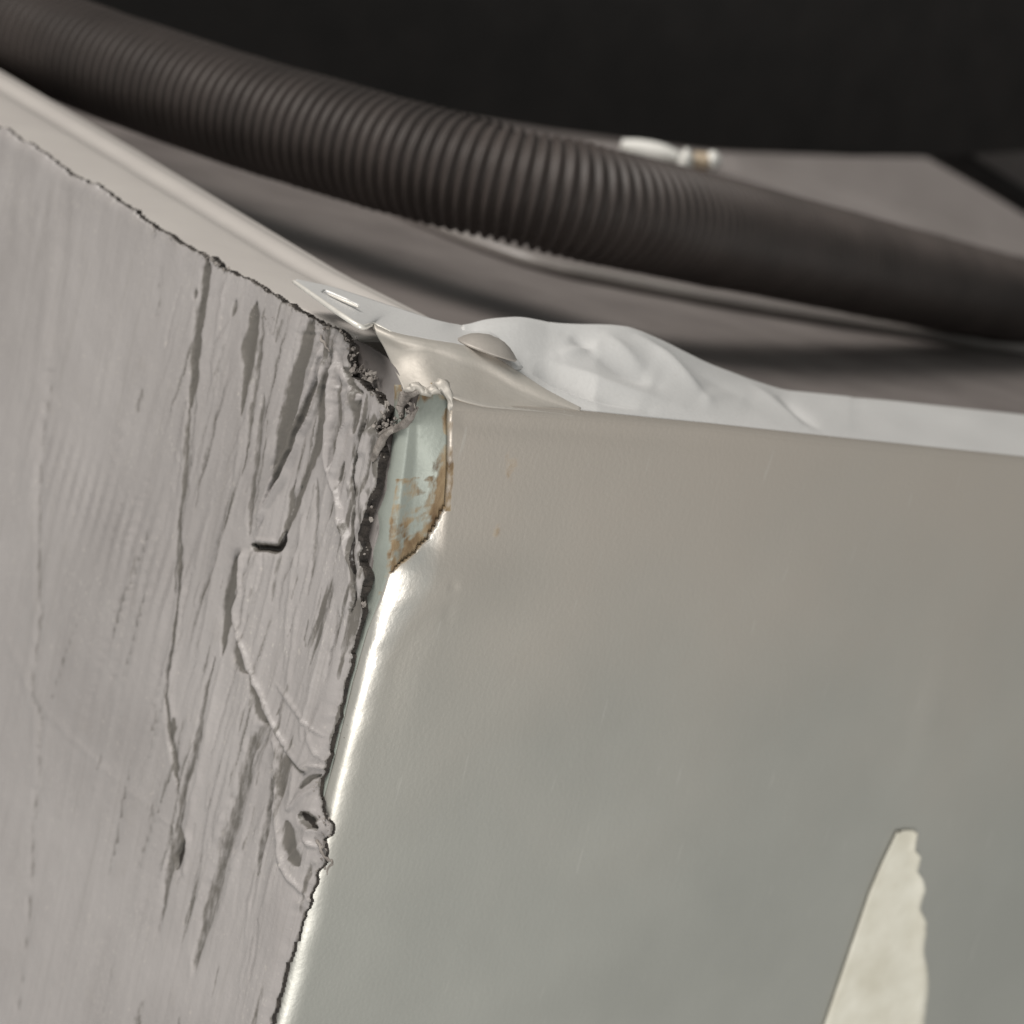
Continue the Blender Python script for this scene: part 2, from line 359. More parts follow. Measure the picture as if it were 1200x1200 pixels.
# dark bands
groove([(300, 352), (296, 380), (289, 430), (283, 489)], [10, 13, 5], .55, .85)
groove([(310, 360), (306, 400), (300, 450), (292, 500), (285, 560)], [3, 6, 3], .3, .45)
groove([(366, 372), (358, 400), (345, 450), (330, 515), (318, 566)], [8, 14, 15, 5], .55, .75)
groove([(277, 350), (273, 372)], [6], .4, .5, .2)
groove([(309, 460), (303, 520), (296, 580), (291, 630)], [7, 6, 5], .35, .45)
ridge([(378, 402), (361, 456), (339, 519), (319, 567), (305, 610)], [4, 4, 3.5], .85, .05)
ridge([(381, 406), (375, 459), (358, 502), (333, 558), (299, 622)], [4, 4, 4.5], .9, .05)
groove([(372, 440), (356, 485), (338, 530), (318, 580)], [5, 8, 6], .5, .8)
groove([(389, 412), (381, 450), (377, 500), (366, 540), (348, 590), (335, 628)], [5, 10, 9, 7], .5, .75)
ridge([(394, 412), (386, 479), (386, 544), (398, 600), (408, 640), (415, 672)], [4], .8, .05)
groove([(399, 440), (398, 480), (394, 520), (392, 545)], [6], .4, .5)
ridge([(417, 452), (406, 500), (396, 541), (390, 560)], [4], .85, .05)
groove([(425, 468), (420, 480), (414, 510)], [6, 7], .45, .6)
groove([(404, 540), (400, 556), (396, 566)], [5], .5, .7)
groove([(372, 560), (372, 600), (368, 650), (362, 700)], [5, 4], .3, .3)
ridge([(358, 600), (348, 660), (340, 720), (336, 790)], [5], .25)
groove([(345, 560), (339, 600), (333, 632)], [4], .4, .55)
# horizontal slit, flap
groove([(294, 637), (300, 641), (312, 642), (325, 643), (332, 636), (334, 622)], [5, 7, 7, 7, 6, 4], 1.15, 1.9, .04)
ridge([(296, 631), (312, 634), (324, 634)], [5], .30)
step([(281, 643), (281, 690), (276, 728), (290, 771), (308, 820), (328, 862), (346, 892), (360, 905)], .75, 45, -1, .9, 2, .03)
ridge([(285, 645), (285, 690), (280, 728), (294, 771), (312, 820), (332, 862), (350, 890)], [4, 4.5, 4], .55, .04)
groove([(276, 650), (270, 695), (264, 740), (260, 770)], [7, 10, 5], .45, .75)
groove([(276, 745), (282, 775), (290, 790)], [9, 12, 8], .65, .95)
groove([(292, 790), (300, 815), (310, 838), (314, 850)], [10, 14, 14], .4, .62)
groove([(314, 842), (297, 877), (280, 940), (262, 1000), (246, 1060), (225, 1140)], [13, 16, 15, 14], .55, .42, .05)  # wide band: its soft shadow is partly put into the colour
ridge([(330, 855), (310, 885), (294, 950), (276, 1010), (262, 1060)], [7], .30)
ridge([(319, 856), (322, 870), (325, 902), (325, 958), (334, 1017), (348, 1040), (358, 1060)], [5], .5)
groove([(338, 880), (331, 905), (330, 935)], [10, 9], .4, .55)
groove([(300, 1030), (305, 1000), (314, 960), (318, 910)], [3, 9, 5], .3, .4)
groove([(337, 960), (341, 990), (350, 1016)], [12, 15, 12], .35, .6)
ridge([(345, 900), (344, 930), (340, 948), (352, 936), (372, 916)], [5], .45)
ridge([(355, 905), (365, 898), (378, 903)], [5], .5)
groove([(350, 925), (362, 912), (371, 908)], [5], .5, .7)
groove([(352, 952), (362, 962), (370, 972)], [8, 9, 7], .95, 1.5)
ridge([(378, 960), (364, 970), (360, 986), (372, 994)], [5], .6)
ridge([(330, 1020), (345, 1000), (358, 985)], [4], .4)
# long ridges on the flap
ridge([(352, 700), (344, 760), (337, 818), (332, 850)], [4], .3)
ridge([(392, 700), (378, 760), (367, 810), (360, 845), (357, 870)], [5], .35)
groove([(398, 720), (389, 770), (382, 800)], [5], .25, .2)
ridge([(326, 800), (345, 825), (362, 848), (382, 866)], [5, 4], .35)
ridge([(362, 845), (366, 870), (376, 892), (384, 885)], [4], .3)
# cracked right rim
groove([(430, 490), (421, 530), (414, 560), (415, 600), (413, 640), (416, 690), (411, 720)], [3, 3.5, 3], .9, 1.6, .03)
step([(398, 600), (409, 625), (415, 650), (414, 700), (408, 722)], .35, 14, 1, .3)
ridge([(436, 500), (428, 520), (420, 535)], [8], .6)
ridge([(424, 560), (427, 600), (421, 650), (422, 690)], [5], .35)
groove([(400, 430), (408, 436), (416, 452), (428, 462)], [6, 7, 6], .6, .8)
# crumbly corner
mc = np.exp(-(((X-405)/28)**2+((Y-430)/45)**2)) + np.exp(-(((X-380)/25)**2+((Y-388)/9)**2))
H += .55*mc*fbm(X/7, Y/7, 81, 3)
mc2 = np.exp(-(np.clip(SD, 0, 99)/7)**2); H += .12*mc2*fbm(X/5, Y/6, 83, 3)
mr = np.clip((X-395)/25, 0, 1)*np.clip((720-Y)/60, 0, 1); H += .26*mr*(1-2.2*np.abs(fbm(U/8, Y/70, 85, 3))) + .10*mr*fbm(X/6, Y/14, 86, 3)
WEAR_SHADE = np.maximum(WEAR_SHADE, .55*np.clip(mr*fbm(X/8, Y/25, 87, 3)*2, 0, 1))
WEAR_SHADE = np.maximum(WEAR_SHADE, .5*np.exp(-(np.clip(SD, 0, 99)/2.2)**2)*(X > 60))
tl = np.clip((Y-690)/40, 0, 1); H -= .75*tl*np.exp(-(np.clip(SD, 0, 99)/9)**2)
tl = np.clip((185-X)/60, 0, 1)*(Y < 330); H -= .55*tl*np.exp(-(np.clip(SD, 0, 99)/6)**2)
H = np.clip(H, -1.12, 2.2)
# build
keep = SD > -1.1
mv = (SD < 0) & keep
Xp = np.where(mv, NX, X); Yp = np.where(mv, NY, Y)
Pw = un(Xp, Yp, 'x', -TH); Pw[..., 0] -= H*MM
n, m = X.shape
F4 = grid_faces(n, m); ok = keep.ravel()[F4].all(1); F4 = F4[ok]
# rim skirt
E_ = np.concatenate([F4[:, [0, 1]], F4[:, [1, 2]], F4[:, [2, 3]], F4[:, [3, 0]]])
key = np.sort(E_, 1); k1 = key[:, 0].astype(np.int64)*(n*m)+key[:, 1]
uq, inv, cnt = np.unique(k1, return_inverse=True, return_counts=True)
be = E_[cnt[inv] == 1]
V = Pw.reshape(-1, 3)
bverts = np.unique(be); vmap = {int(b): len(V)+i for i, b in enumerate(bverts)}; vmap2 = {int(b): len(V)+len(bverts)+i for i, b in enumerate(bverts)}
VB = V[bverts].copy(); VM = VB.copy()
VM[:, 0] = (V[bverts][:, 0])*.5 + .5*(-.1*MM); jn = fbm(VB[:, 2]*1000/1.1, VB[:, 1]*1000/1.1, 401, 4); VM[:, 1] += .55*jn*MM; VM[:, 2] += .3*fbm(VB[:, 2]*1000/.7, VB[:, 1]*1000/.7, 402, 3)*MM; VM[:, 0] += .3*fbm(VB[:, 2]*1000/.9, VB[:, 1]*1000/.9, 403, 3)*MM
VB[:, 0] = -.02*MM
Vall = np.concatenate([V, VM, VB])
faces = F4[:, ::-1].tolist(); fm = [0]*len(faces)
for a, b in be:
    a = int(a); b = int(b)
    faces.append([a, b, vmap[b], vmap[a]]); faces.append([vmap[a], vmap[b], vmap2[b], vmap2[a]]); fm += [1, 1]
used = np.unique(np.concatenate([np.array(f) for f in faces[len(F4):]] + [F4.ravel()]))
remap = -np.ones(len(Vall), int); remap[used] = np.arange(len(used))
wear_shade_all = np.concatenate([WEAR_SHADE.ravel(), np.zeros(2*len(bverts))])[used]
mat_thing = empty('damping_mat', 'grey bitumen damping film, wrinkled and torn, stuck on the left face of the metal box', 'damping mat')
film = mesh_obj('wrinkled_film', Vall[used], [remap[np.array(f)] for f in faces], None, mat_thing, attrs={'wear_shade': wear_shade_all}, fmat=fm, mats=[M_FILM, M_TORN])
# crumbs and shreds along the torn rim
cv, cf = [], []
def crumb(c, s, st=(1, 1, 1)):
    bm = bmesh.new(); bmesh.ops.create_icosphere(bm, subdivisions=1, radius=1)
    ro = Matrix.Rotation(random.random()*6, 3, Vector((random.random(), random.random(), random.random())).normalized())
    o = len(cv)
    sd = random.random()*50
    for v in bm.verts:
        q = v.co.copy(); q = q*random.uniform(.55, 1.35)
        q = Vector((q.x*st[0], q.y*st[1], q.z*st[2])); q = ro @ q
        cv.append((c[0]+q.x*s*MM, c[1]+q.y*s*MM, c[2]+q.z*s*MM))
    for f in bm.faces: cf.append([o+v.index for v in f.verts])
    bm.free()
def along(pts, cnt, smin, smax, xo=-.6, sp=2.5):
    P = cr(np.asarray(pts, float), 200)
    for i in range(cnt):
        p = P[random.randrange(200)] + np.array([random.gauss(0, sp), random.gauss(0, sp)])
        w = un(p[0], p[1], 'x', xo-random.random()*.9); crumb(w, random.uniform(smin, smax), (random.uniform(.5, 1.2), random.uniform(.4, 1.3), random.uniform(.5, 1.6)))
along([(378, 380), (394, 387), (404, 396), (411, 408), (411, 428), (414, 440)], 60, .12, .40)
along([(412, 432), (422, 436), (432, 438), (440, 445)], 34, .14, .50, -.4, 3)
along([(425, 448), (440, 462), (452, 478), (445, 496), (440, 505)], 34, .12, .38, -.8)
along([(445, 498), (460, 494), (476, 482), (486, 470)], 26, .10, .30, -.6, 2)
along([(236, 298), (243, 302), (256, 312), (275, 322)], 26, .10, .30, -1.0, 1.5)
along([(448, 520), (440, 575), (430, 620), (428, 680), (424, 720)], 14, .10, .28, -.6, 2)
along([(176, 260), (210, 285), (236, 297)], 20, .07, .16, -1.0, 1.3)
along([(292, 327), (322, 345), (352, 365), (378, 381)], 26, .07, .18, -1.0, 1.3)
along([(372, 910), (371, 930), (378, 958), (384, 975), (376, 1000), (366, 1030)], 24, .10, .30, -.8, 3)
along([(290, 382), (305, 372), (318, 378), (322, 392), (312, 400)], 22, .05, .13, -TH-.0, 6)
along([(404, 850), (398, 880), (388, 880)], 4, .06, .12, -1.3, 2)
cr_o = mesh_obj('torn_crumbs', cv, cf, M_CRUMB, mat_thing, smooth=False); cr_o['kind'] = 'stuff'
# twisted shreds
def shred(name, pts, rads, x0):
    P = [un(a, b, 'x', x) for (a, b), x in zip(pts, x0)]
    o = tube(name, P, [r*MM for r in rads], M_CRUMB, mat_thing, 8, 40)
    for v in o.data.vertices:
        q = v.co*1000; v.co += Vector((math.sin(q.z*3.1+q.y*2), math.cos(q.z*2.3), math.sin(q.y*4.7)))*.00009
    return o
shred('shred', [(440, 512), (452, 506), (468, 500), (482, 489), (489, 476)], [.25, .5, .55, .45, .15], [-1.2, -.9, -.7, -.6, -.4])
shred('shred', [(436, 540), (444, 524), (450, 512), (462, 504)], [.35, .6, .5, .3], [-1.6, -1.6, -1.3, -1.0])
shred('shred', [(471, 490), (470, 474), (478, 462), (490, 460)], [.35, .7, .75, .3], [-.4, -.5, -.5, -.3])
shred('shred', [(372, 985), (380, 1004), (390, 1010), (384, 1018), (384, 1026)], [.25, .22, .18, .15, .06], [-.9, -1.4, -1.7, -1.6, -1.5])
shred('shred', [(178, 262), (180, 270), (177, 275)], [.1, .07, .03], [-1.6, -1.8, -1.7])
shred('shred', [(386, 412), (378, 400), (375, 392)], [.1, .25, .1], [-1.9, -1.9, -1.6])

# ================================================================== METAL BOX
box_thing = empty('metal_box', 'dented galvanised metal box corner with rusty notch and bent top flange', 'metal box')
# left side sheet under the film, top edge dips towards the corner
top = [(-300, -1), (0, 152), (66, 192), (180, 264), (240, 301), (378, 385), (402, 393), (430, 405), (456, 421), (476, 452), (486, 462)]
tx = np.concatenate([np.linspace(-300, 380, 40), np.linspace(385, 486, 30)]); ty = interp(top, tx)
TOPP = un(tx, ty, 'x', .0)
rows = []
for k in range(2):
    R_ = TOPP.copy()
    if k: R_[:, 2] = -.125; R_[:, 1] = TOPP[:, 1]
    rows.append(R_)
ss = mesh_obj('side_sheet', np.concatenate(rows), grid_faces(2, len(tx)), M_SIDE, box_thing); solid(ss, .7)
# corner return: from the side plane round the corner to the front plane
yy = np.concatenate([np.arange(451, 800, 3.0), np.arange(800, 1420, 8.0)])
a_ = interp([(452, 470), (470, 474), (500, 478), (560, 471), (600, 466), (660, 459), (700, 446), (740, 430), (800, 413), (880, 394), (960, 373), (1040, 350), (1200, 310), (1420, 256)], yy)     # fold line on side
b_ = interp([(452, 524), (478, 527), (560, 526), (600, 523), (640, 520), (665, 519), (690, 512), (715, 497), (740, 480), (780, 456), (800, 455), (880, 432), (960, 411), (1040, 391), (1200, 352), (1420, 296)], yy)    # start of the front
l_ = interp([(452, 440), (500, 440), (600, 425), (700, 415), (800, 380), (900, 350), (1050, 310), (1420, 200)], yy)
PL = un(l_, yy, 'x', .35); PA = un(a_, yy, 'x', .0); HB = 1.1*np.exp(-((yy-688)/40.0)**2); PB = un(b_, yy, 'y', -HB)
PG = un(interp([(452, 462), (500, 461), (540, 456), (575, 452), (600, 442), (625, 443), (650, 436), (680, 436), (700, 430), (740, 420), (800, 400), (880, 379), (960, 360), (1420, 230)], yy)+1.8*fbm(yy/14, yy*0, 79, 3), yy, 'x', .1)
PL = PL.copy(); PL[:, 0] = .6*MM
notch = np.clip((668-yy)/26, 0, 1); bul = np.exp(-((yy-690)/48.0)**2)
cols = [PL, PG]; N = 16
for k in range(4): cols.append(PG+(PA-PG)*(k+1)/5 + np.array([-.45*MM, 0, 0])*math.sin((k+1)/5*math.pi)*notch[:, None])
ang = np.linspace(0, math.pi/2, N+1)
wob = fbm(yy/30, yy*0+3, 7, 2)
for k in range(N+1):
    t = k/N
    ax = (1-math.cos(ang[k])); ay = 1-math.sin(ang[k])
    flat = PA*(1-t)+PB*t
    # quarter bend: from A (side) to B (front); corner point = (A.x, B.y)
    bb = np.clip(HB/1.1, 0, 1)*.38; cor = np.stack([PA[:, 0]*(1-bb)+PB[:, 0]*bb, PB[:, 1], (PA[:, 2]*(1-t)+PB[:, 2]*t)], 1)
    rnd = PA*((1-t)**2)+cor*(2*t*(1-t))+PB*(t*t)
    w = (1-notch)[:, None]
    p = flat*(1-w)+rnd*w
    p += (bul*.15*math.sin(math.pi*t)**2)[:, None]*np.array([-.7, -.7, 0])*MM
    p += (wob*.16*math.sin(math.pi*t)**2)[:, None]*np.array([-.7, -.7, 0])*MM
    p += (notch*.45*math.sin(math.pi*t))[:, None]*np.array([.7, .7, 0])*MM
    cols.append(p)
cols = np.stack(cols, 1)
nc = cols.shape[1]
# rust attribute on the notch
rust = np.zeros(cols.shape[:2])
for j in range(nc):
    t = (j-6)/N if j >= 6 else -1
    for i, y in enumerate(yy):
        v = 0
        if t >= 0:
            if 520 < y < 640: v = max(v, math.exp(-((1-t)/(.16+.34*np.clip((y-520)/90, 0, 1)))**2)*.95*np.clip((y-515)/15, 0, 1))
            if 476 < y < 514: v = max(v, math.exp(-((1-t)/.14)**2)*.9*np.clip((y-476)/8, 0, 1)*np.clip((516-y)/8, 0, 1))
            if 580 < y < 690: v = max(v, .60*math.exp(-((y-640)/30)**2)*np.clip(1.3-abs(t-.4)*1.1, 0, 1))
            if 655 < y < 672 and t < .5: v = max(v, .5)
        elif j >= 2:
            if 560 < y < 640 and j >= 5: v = .42
        if y < 478: v = max(v, .45*np.clip((478-y)/10, 0, 1))
        rust[i, j] = v
jj = np.arange(nc)[None, :]; tj = (jj-6)/N
pol = np.where(tj >= 0, np.clip(1.15-(np.abs(tj-.42)/.5)**2.5, 0, 1), 0)*np.clip((yy-590)/30, 0, 1)[:, None]
pol = pol*np.interp(yy, [730, 860], [1, .15])[:, None]
rn = fbm(yy[:, None]/9+0*jj, jj/2.2+0*yy[:, None], 821, 3); rust = np.where(rust > .05, rust*(1+.9*rn)+.10, rust)
rust = np.maximum(rust, np.where((jj >= 5) & (yy[:, None] > 560) & (yy[:, None] < 700), .38*(1+1.3*fbm(yy[:, None]/6+0*jj, jj/3+0*yy[:, None], 823, 3)), 0))
BEND = cols[:, 6:].copy(); POLB = pol[:, 6:].copy(); RUB = rust[:, 6:].copy()
iu = int(np.searchsorted(yy, 655))
fm = np.zeros((len(yy)-1, nc-1), int)
fm[:, 0] = 1
kp = np.ones((len(yy)-1, nc-1), bool)
tm = (np.arange(N)+.5)/N; ycut = 668-78*tm**1.6+5*fbm(tm*9, tm*0, 77, 3)
for j in range(N): kp[:, 6+j] = yy[:-1] < ycut[j]+22
inw = np.clip(tj, 0, 1)*0+np.where(tj >= 0, 1, 0)*np.clip(tj*4, 0, 1)
cols = cols + inw[..., None]*np.array([.5, .75, 0])*MM
crn = mesh_obj('corner_return', cols.reshape(-1, 3), grid_faces(len(yy), nc)[kp.ravel()][:, ::-1], None, box_thing, attrs={'rust': rust.ravel(), 'polish': 0*pol.ravel()}, fmat=fm.ravel()[kp.ravel()], mats=[M_STRIP, M_SIDE])
solid(crn, .5, -1)

bx = lambda y: interp([(452, 524), (478, 527), (560, 526), (600, 523), (640, 520), (665, 519), (690, 512), (715, 497), (740, 480), (780, 456), (800, 455), (880, 432), (960, 411), (1040, 391), (1200, 352), (1420, 296)], y)
topc = [(527, 477), (570, 480), (640, 485), (700, 490), (760, 495), (840, 502), (970, 517), (1200, 541), (1500, 572)]
s_ = np.concatenate([np.linspace(0, .12, 30), np.linspace(.13, 1, 90)])
yr = yy[yy >= 478]; r_ = (yr-478)/942.0
G = np.zeros((len(s_), len(r_), 3)); RU = np.zeros(G.shape[:2])
for i, s in enumerate(s_):
    for j, r in enumerate(r_):
        tyy = 478; y = tyy+(1420-tyy)*r
        x = bx(y)+(1500-bx(y))*s
        y = y + (interp(topc, x)-477)*(1-r)
        h = 0
        h += .2*math.exp(-((x-500-(700-y)*.12)/45)**2-((y-800)/90)**2)*min(1, s*30)
        h += -.25*math.exp(-((y-interp(topc, x)-16)/13)**2)*math.exp(-((x-600)/230)**2)
        h += .25*math.exp(-((x-1090+(y-830)*.25)/10)**2-((y-830)/55)**2)
        h += -.22*math.exp(-((x-526)/4)**2-((y-684)/6)**2)-.14*math.exp(-((x-523)/5)**2-((y-716)/14)**2)
        p = un(x, y, 'y', 0.0); G[i, j] = p; G[i, j, 1] -= h*MM*min(1, s*60) + 1.1*MM*math.exp(-((y-688)/40)**2)*math.exp(-(max(0, x-bx(y))/85)**2)
        RU[i, j] = max(.42*math.exp(-((x-597)/14)**2-((y-545)/30)**2), .40*math.exp(-((x-580)/10)**2-((y-625)/14)**2), .35*math.exp(-((x-835)/30)**2-((y-503)/4)**2))
wv = fbm(G[..., 0]*1000/22, G[..., 2]*1000/30, 15, 3)*.10
G[..., 1] += wv*MM*np.clip(s_*12, 0, 1)[:, None]
n0 = len(yy)-len(yr); BB = BEND[n0:]; Gt = G.transpose(1, 0, 2)
BB = BB.copy(); BB[:, -1] = Gt[:, 0]
ALL = np.concatenate([BB[:, :-1], Gt], 1); w_all = ALL.shape[1]
kf = np.ones((len(yr)-1, w_all-1), bool); kf[:, :N] = (yr[:-1, None] >= ycut[None, :])
dy_ = yr[:, None]-np.concatenate([ycut, ])[None, :]
ru2 = np.concatenate([1.0*np.exp(-(dy_/5.5)**2), RU.T], 1); POLB[n0:, :-1] *= np.clip((dy_-2)/12, 0, 1)
ru2[:, N:N+2] = np.maximum(ru2[:, N:N+2], ((.62+.25*fbm(yr/14, yr*0, 811, 2))*((yr > 520) & (yr < 600)) + .4*((yr > 478) & (yr < 512)))[:, None])
po2 = np.concatenate([POLB[n0:, :-1], np.zeros(RU.T.shape)], 1)
po2[:, N:N+6] = POLB[n0:, -1:]*np.linspace(1, 0, 6)[None]
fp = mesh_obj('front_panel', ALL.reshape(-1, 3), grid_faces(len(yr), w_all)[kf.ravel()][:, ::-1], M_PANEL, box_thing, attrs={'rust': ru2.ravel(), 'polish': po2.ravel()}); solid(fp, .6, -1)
# top roll between front panel and flange
flo = [(500, 452), (530, 467), (570, 473), (663, 479), (780, 491), (833, 496), (971, 511), (1200, 535), (1500, 566)]
xr = np.linspace(527, 1500, 160)
P0 = un(xr, interp(topc, xr)+4, 'y', -.07); P2 = un(xr, interp(flo, xr), 'y', .9)
P1 = P0.copy(); P1[:, 2] = P2[:, 2]+.1*MM; P1[:, 1] = -.07*MM; P1[:, 0] = (P0[:, 0]+P2[:, 0])/2
rr = []
for k in range(9):
    t = k/8; rr.append(P0*(1-t)**2+P1*2*t*(1-t)+P2*t*t)
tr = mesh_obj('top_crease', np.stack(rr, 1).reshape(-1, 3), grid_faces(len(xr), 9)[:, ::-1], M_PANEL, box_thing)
# flange with crumples
rear = [(500, 384), (530, 384), (545, 381), (570, 375), (610, 373), (650, 379), (720, 381), (745, 386), (780, 401), (830, 425), (880, 445), (920, 457), (1000, 465), (1200, 486), (1500, 516)]
xf = np.concatenate([np.arange(542, 1000, 3.0), np.arange(1000, 1520, 12.0)])
ff = interp(flo, xf); fr = interp(rear, xf); fr = np.convolve(np.pad(fr, 3, 'edge'), np.ones(7)/7, 'valid')
A0 = un(xf, ff, 'y', np.interp(xf, [542, 640, 700], [6, 4, .9])); A1 = un(xf-0, fr, 'y', 20.0)
nr = 56; t = np.linspace(0, 1, nr)[None, :, None]
FL = A0[:, None]*(1-t)+A1[:, None]*t
tt = t[..., 0]
xx = xf[:, None] + 0*tt
scr_y = ff[:, None]*(1-tt)+fr[:, None]*tt
def ln(p, q):   # signed distance from a crease line in picture units
    d = np.array(q, float)-np.array(p, float); L = np.hypot(*d); return ((xx-p[0])*d[1]-(scr_y-p[1])*d[0])/L
def seg(p, q, w):
    p = np.array(p, float); q = np.array(q, float); d = q-p; k = np.clip(((xx-p[0])*d[0]+(scr_y-p[1])*d[1])/(d@d), 0, 1)
    return np.exp(-np.hypot(np.hypot(xx-p[0]-k*d[0], scr_y-p[1]-k*d[1])/w, .25)*1.25)*1.35*np.sin(np.pi*np.clip(k, .08, .92))
z = np.zeros(xx.shape)
z += 1.5*seg((545, 385), (650, 378), 22) 
z -= 1.2*seg((665, 392), (700, 412), 9)
z += .8*seg((650, 418), (700, 406), 6)
z += 1.0*seg((700, 385), (760, 440), 11)
z -= 1.6*seg((695, 415), (770, 452), 10)
z += 2.0*seg((735, 384), (830, 470), 9)
z -= .9*seg((770, 405), (880, 470), 10)
z += .7*seg((860, 435), (950, 505), 7)
z -= 1.0*seg((905, 458), (965, 508), 6)
z -= 2.4*seg((612, 430), (760, 482), 8)
z += .7*seg((620, 418), (800, 478), 7)
z += .22*fbm(xx/60, scr_y/25, 17, 2)
z += .5*seg((980, 470), (1200, 495), 5)
FL[..., 2] += z*MM*np.sin(np.pi*np.clip(tt, 0, .97))**.6
lip = FL[:, -1:].copy(); lip[..., 2] -= 6*MM; lip[..., 1] += .8*MM
FL = np.concatenate([FL, lip], 1)
fl = mesh_obj('top_flange', FL.reshape(-1, 3), grid_faces(len(xf), nr+1)[:, ::-1], M_FLANGE, box_thing); solid(fl, .6, -1)
# saddle fold
def U3(l): return [un(a, b, 'y', y) for a, b, y in l]
px_e = [[(437, 381), (459, 391), (495, 398), (530, 404), (565, 413), (605, 436), (640, 458), (680, 479)],
        [(440, 387), (463, 397), (497, 403), (533, 411), (569, 423), (603, 444), (638, 463), (679, 481)],
        [(450, 405), (474, 411), (502, 415), (536, 427), (568, 439), (600, 456), (634, 470), (677, 483)],
        [(462, 432), (482, 431), (505, 434), (535, 445), (566, 456), (598, 468), (632, 477), (675, 486)],
        [(474, 460), (490, 460), (510, 459), (532, 467), (560, 474), (596, 480), (634, 484), (672, 489)]]
ya = [15.5, 12.5, 10.5, 9, 8, 5.5, 3, 1.0]; yb = [5.2, 4.2, 2.4, .7, .1, .1, .1, .1]
fr_ = [0, .20, .29, .53, 1]
S_ = cr(cr(np.array([U3([(p[0], p[1], a+(b-a)*f) for p, a, b in zip(row, ya, yb)]) for row, f in zip(px_e, fr_)]), 36, 0), 90, 1)
dn = fbm(np.arange(36)[:, None]/7+0*np.arange(90)[None], np.arange(90)[None]/11+0*np.arange(36)[:, None], 19, 3)
S_[..., 2] += dn*.10*MM
sd_ = mesh_obj('corner_fold', S_.reshape(-1, 3), grid_faces(36, 90)[:, ::-1], M_FOLD, box_thing, attrs={'rust': np.zeros(36*90)}); solid(sd_, .55, 0)
# crumpled weld bead at the foot of the fold
P = U3([(474, 458, 5.2), (486, 452, 4.2), (498, 458, 3.2), (508, 455, 2.4), (516, 450, 1.7), (522, 456, 1.1), (526, 468, .4), (527, 482, .0)])
tube('crumpled_lip', [p+np.array([-.2, -.5, 0])*MM for p in P], [.35*MM, .6*MM, .5*MM, .7*MM, .85*MM, .7*MM, .4*MM, .15*MM], M_FOLD, box_thing, 12, 60)
for v in bpy.data.objects['crumpled_lip'].data.vertices:
    q = v.co*1000; v.co += Vector((math.sin(q.z*5.1+q.x*4), math.cos(q.x*6.3+q.z*3), math.sin(q.y*7.7+q.x*5)))*.00014
# flat tab with a slit, bent over the rail
tz = [(6.5)]*7
front = [un(345, 331, 'z', 7.4), un(372, 350, 'z', 7.4), (un(402, 371, 'z', 7.3)), un(424, 384, 'z', 6.9), un(437, 381, 'y', 15.5), un(459, 391, 'y', 12.5), un(495, 398, 'y', 10.5), un(530, 404, 'y', 9), un(565, 413, 'y', 8), un(602, 434, 'y', 5.7)]
back = [un(347, 329, 'z', 7.5), un(385, 337, 'z', 7.3), un(415, 346, 'z', 7.1), un(445, 356, 'z', 6.9), un(470, 364, 'z', 6.8), un(495, 372, 'z', 6.7), un(520, 379, 'z', 6.6), un(545, 384, 'y', 22), un(580, 395, 'y', 16), un(612, 432, 'y', 9)]
T_ = cr(np.array([front, [(f*.66+b*.34) for f, b in zip(front, back)], [(f*.33+b*.67)for f, b in zip(front, back)], back]), 30, 0); T_ = cr(T_, 110, 1)
# projected position of each vertex for cutting the slit
def proj(Pp):
    q = Pp-POS; zz = q@fw; return 600+F*(q@RT)/zz, 600-F*(q@UP)/zz
C_ = T_.reshape(-1, 3); fc = grid_faces(30, 110); cen = C_[fc].mean(1); qx, qy = proj(cen)
d = np.array([419-379., 361-343.]); k = ((qx-379)*d[0]+(qy-343)*d[1])/(d@d); dist = np.abs((qx-379)*d[1]-(qy-343)*d[0])/np.hypot(*d)
cut = (k > 0) & (k < 1) & (dist < 2.3)
tb = mesh_obj('bent_tab', C_, fc[~cut][:, ::-1], M_FLANGE, box_thing, attrs={'rust': np.zeros(len(C_))}); solid(tb, .5, 0)
tb['label'] = 'flat pale tab with a narrow slit and bright cut edge'
b2 = [un(a, b, 'z', 7.9) for a, b in ((384, 344), (400, 351), (412, 356), (420, 360))]
tube('slit_burr', b2, [.1*MM, .24*MM, .24*MM, .1*MM], M_CUT, box_thing, 8, 20)
# bright cut edge of the tab
tube('cut_edge', [f+np.array([-.12, -.12, .10])*MM for f in [un(344, 330, 'z', 7.5)]+front[1:6]], [.26*MM, .36*MM, .38*MM, .38*MM, .34*MM, .25*MM], M_CUT, box_thing, 8, 60)
# screw head: low dome on the fold
bm = bmesh.new(); rad = 4.1; prof = [(0, 1.95), (.9, 1.9), (1.9, 1.7), (2.9, 1.25), (3.7, .65), (4.15, .2), (4.35, .0), (4.3, -.2), (3.4, -.3), (2.0, -.3), (1.9, -1.6), (0, -1.6)]
Ns = 48; ringv = []
for pr_, pz in prof:
    if pr_ == 0: ringv.append([bm.verts.new((0, 0, pz*MM))]); continue
    ringv.append([bm.verts.new((pr_*math.cos(a)*MM, pr_*math.sin(a)*MM, (pz+.05*math.sin(3*a+pr_))*MM)) for a in [2*math.pi*i/Ns for i in range(Ns)]])
for A, B in zip(ringv[:-1], ringv[1:]):
    for i in range(Ns):
        j = (i+1) % Ns
        if len(A) == 1: bm.faces.new((A[0], B[i], B[j]))
        elif len(B) == 1: bm.faces.new((A[i], B[0], A[j]))
        else: bm.faces.new((A[i], B[i], B[j], A[j]))
me = bpy.data.meshes.new('screw_head'); bmesh.ops.recalc_face_normals(bm, faces=bm.faces[:]); bm.to_mesh(me); bm.free(); me.materials.append(M_SCREW)
for p_ in me.polygons: p_.use_smooth = True
sw = bpy.data.objects.new('screw_head', me); sc.collection.objects.link(sw); sw.parent = box_thing
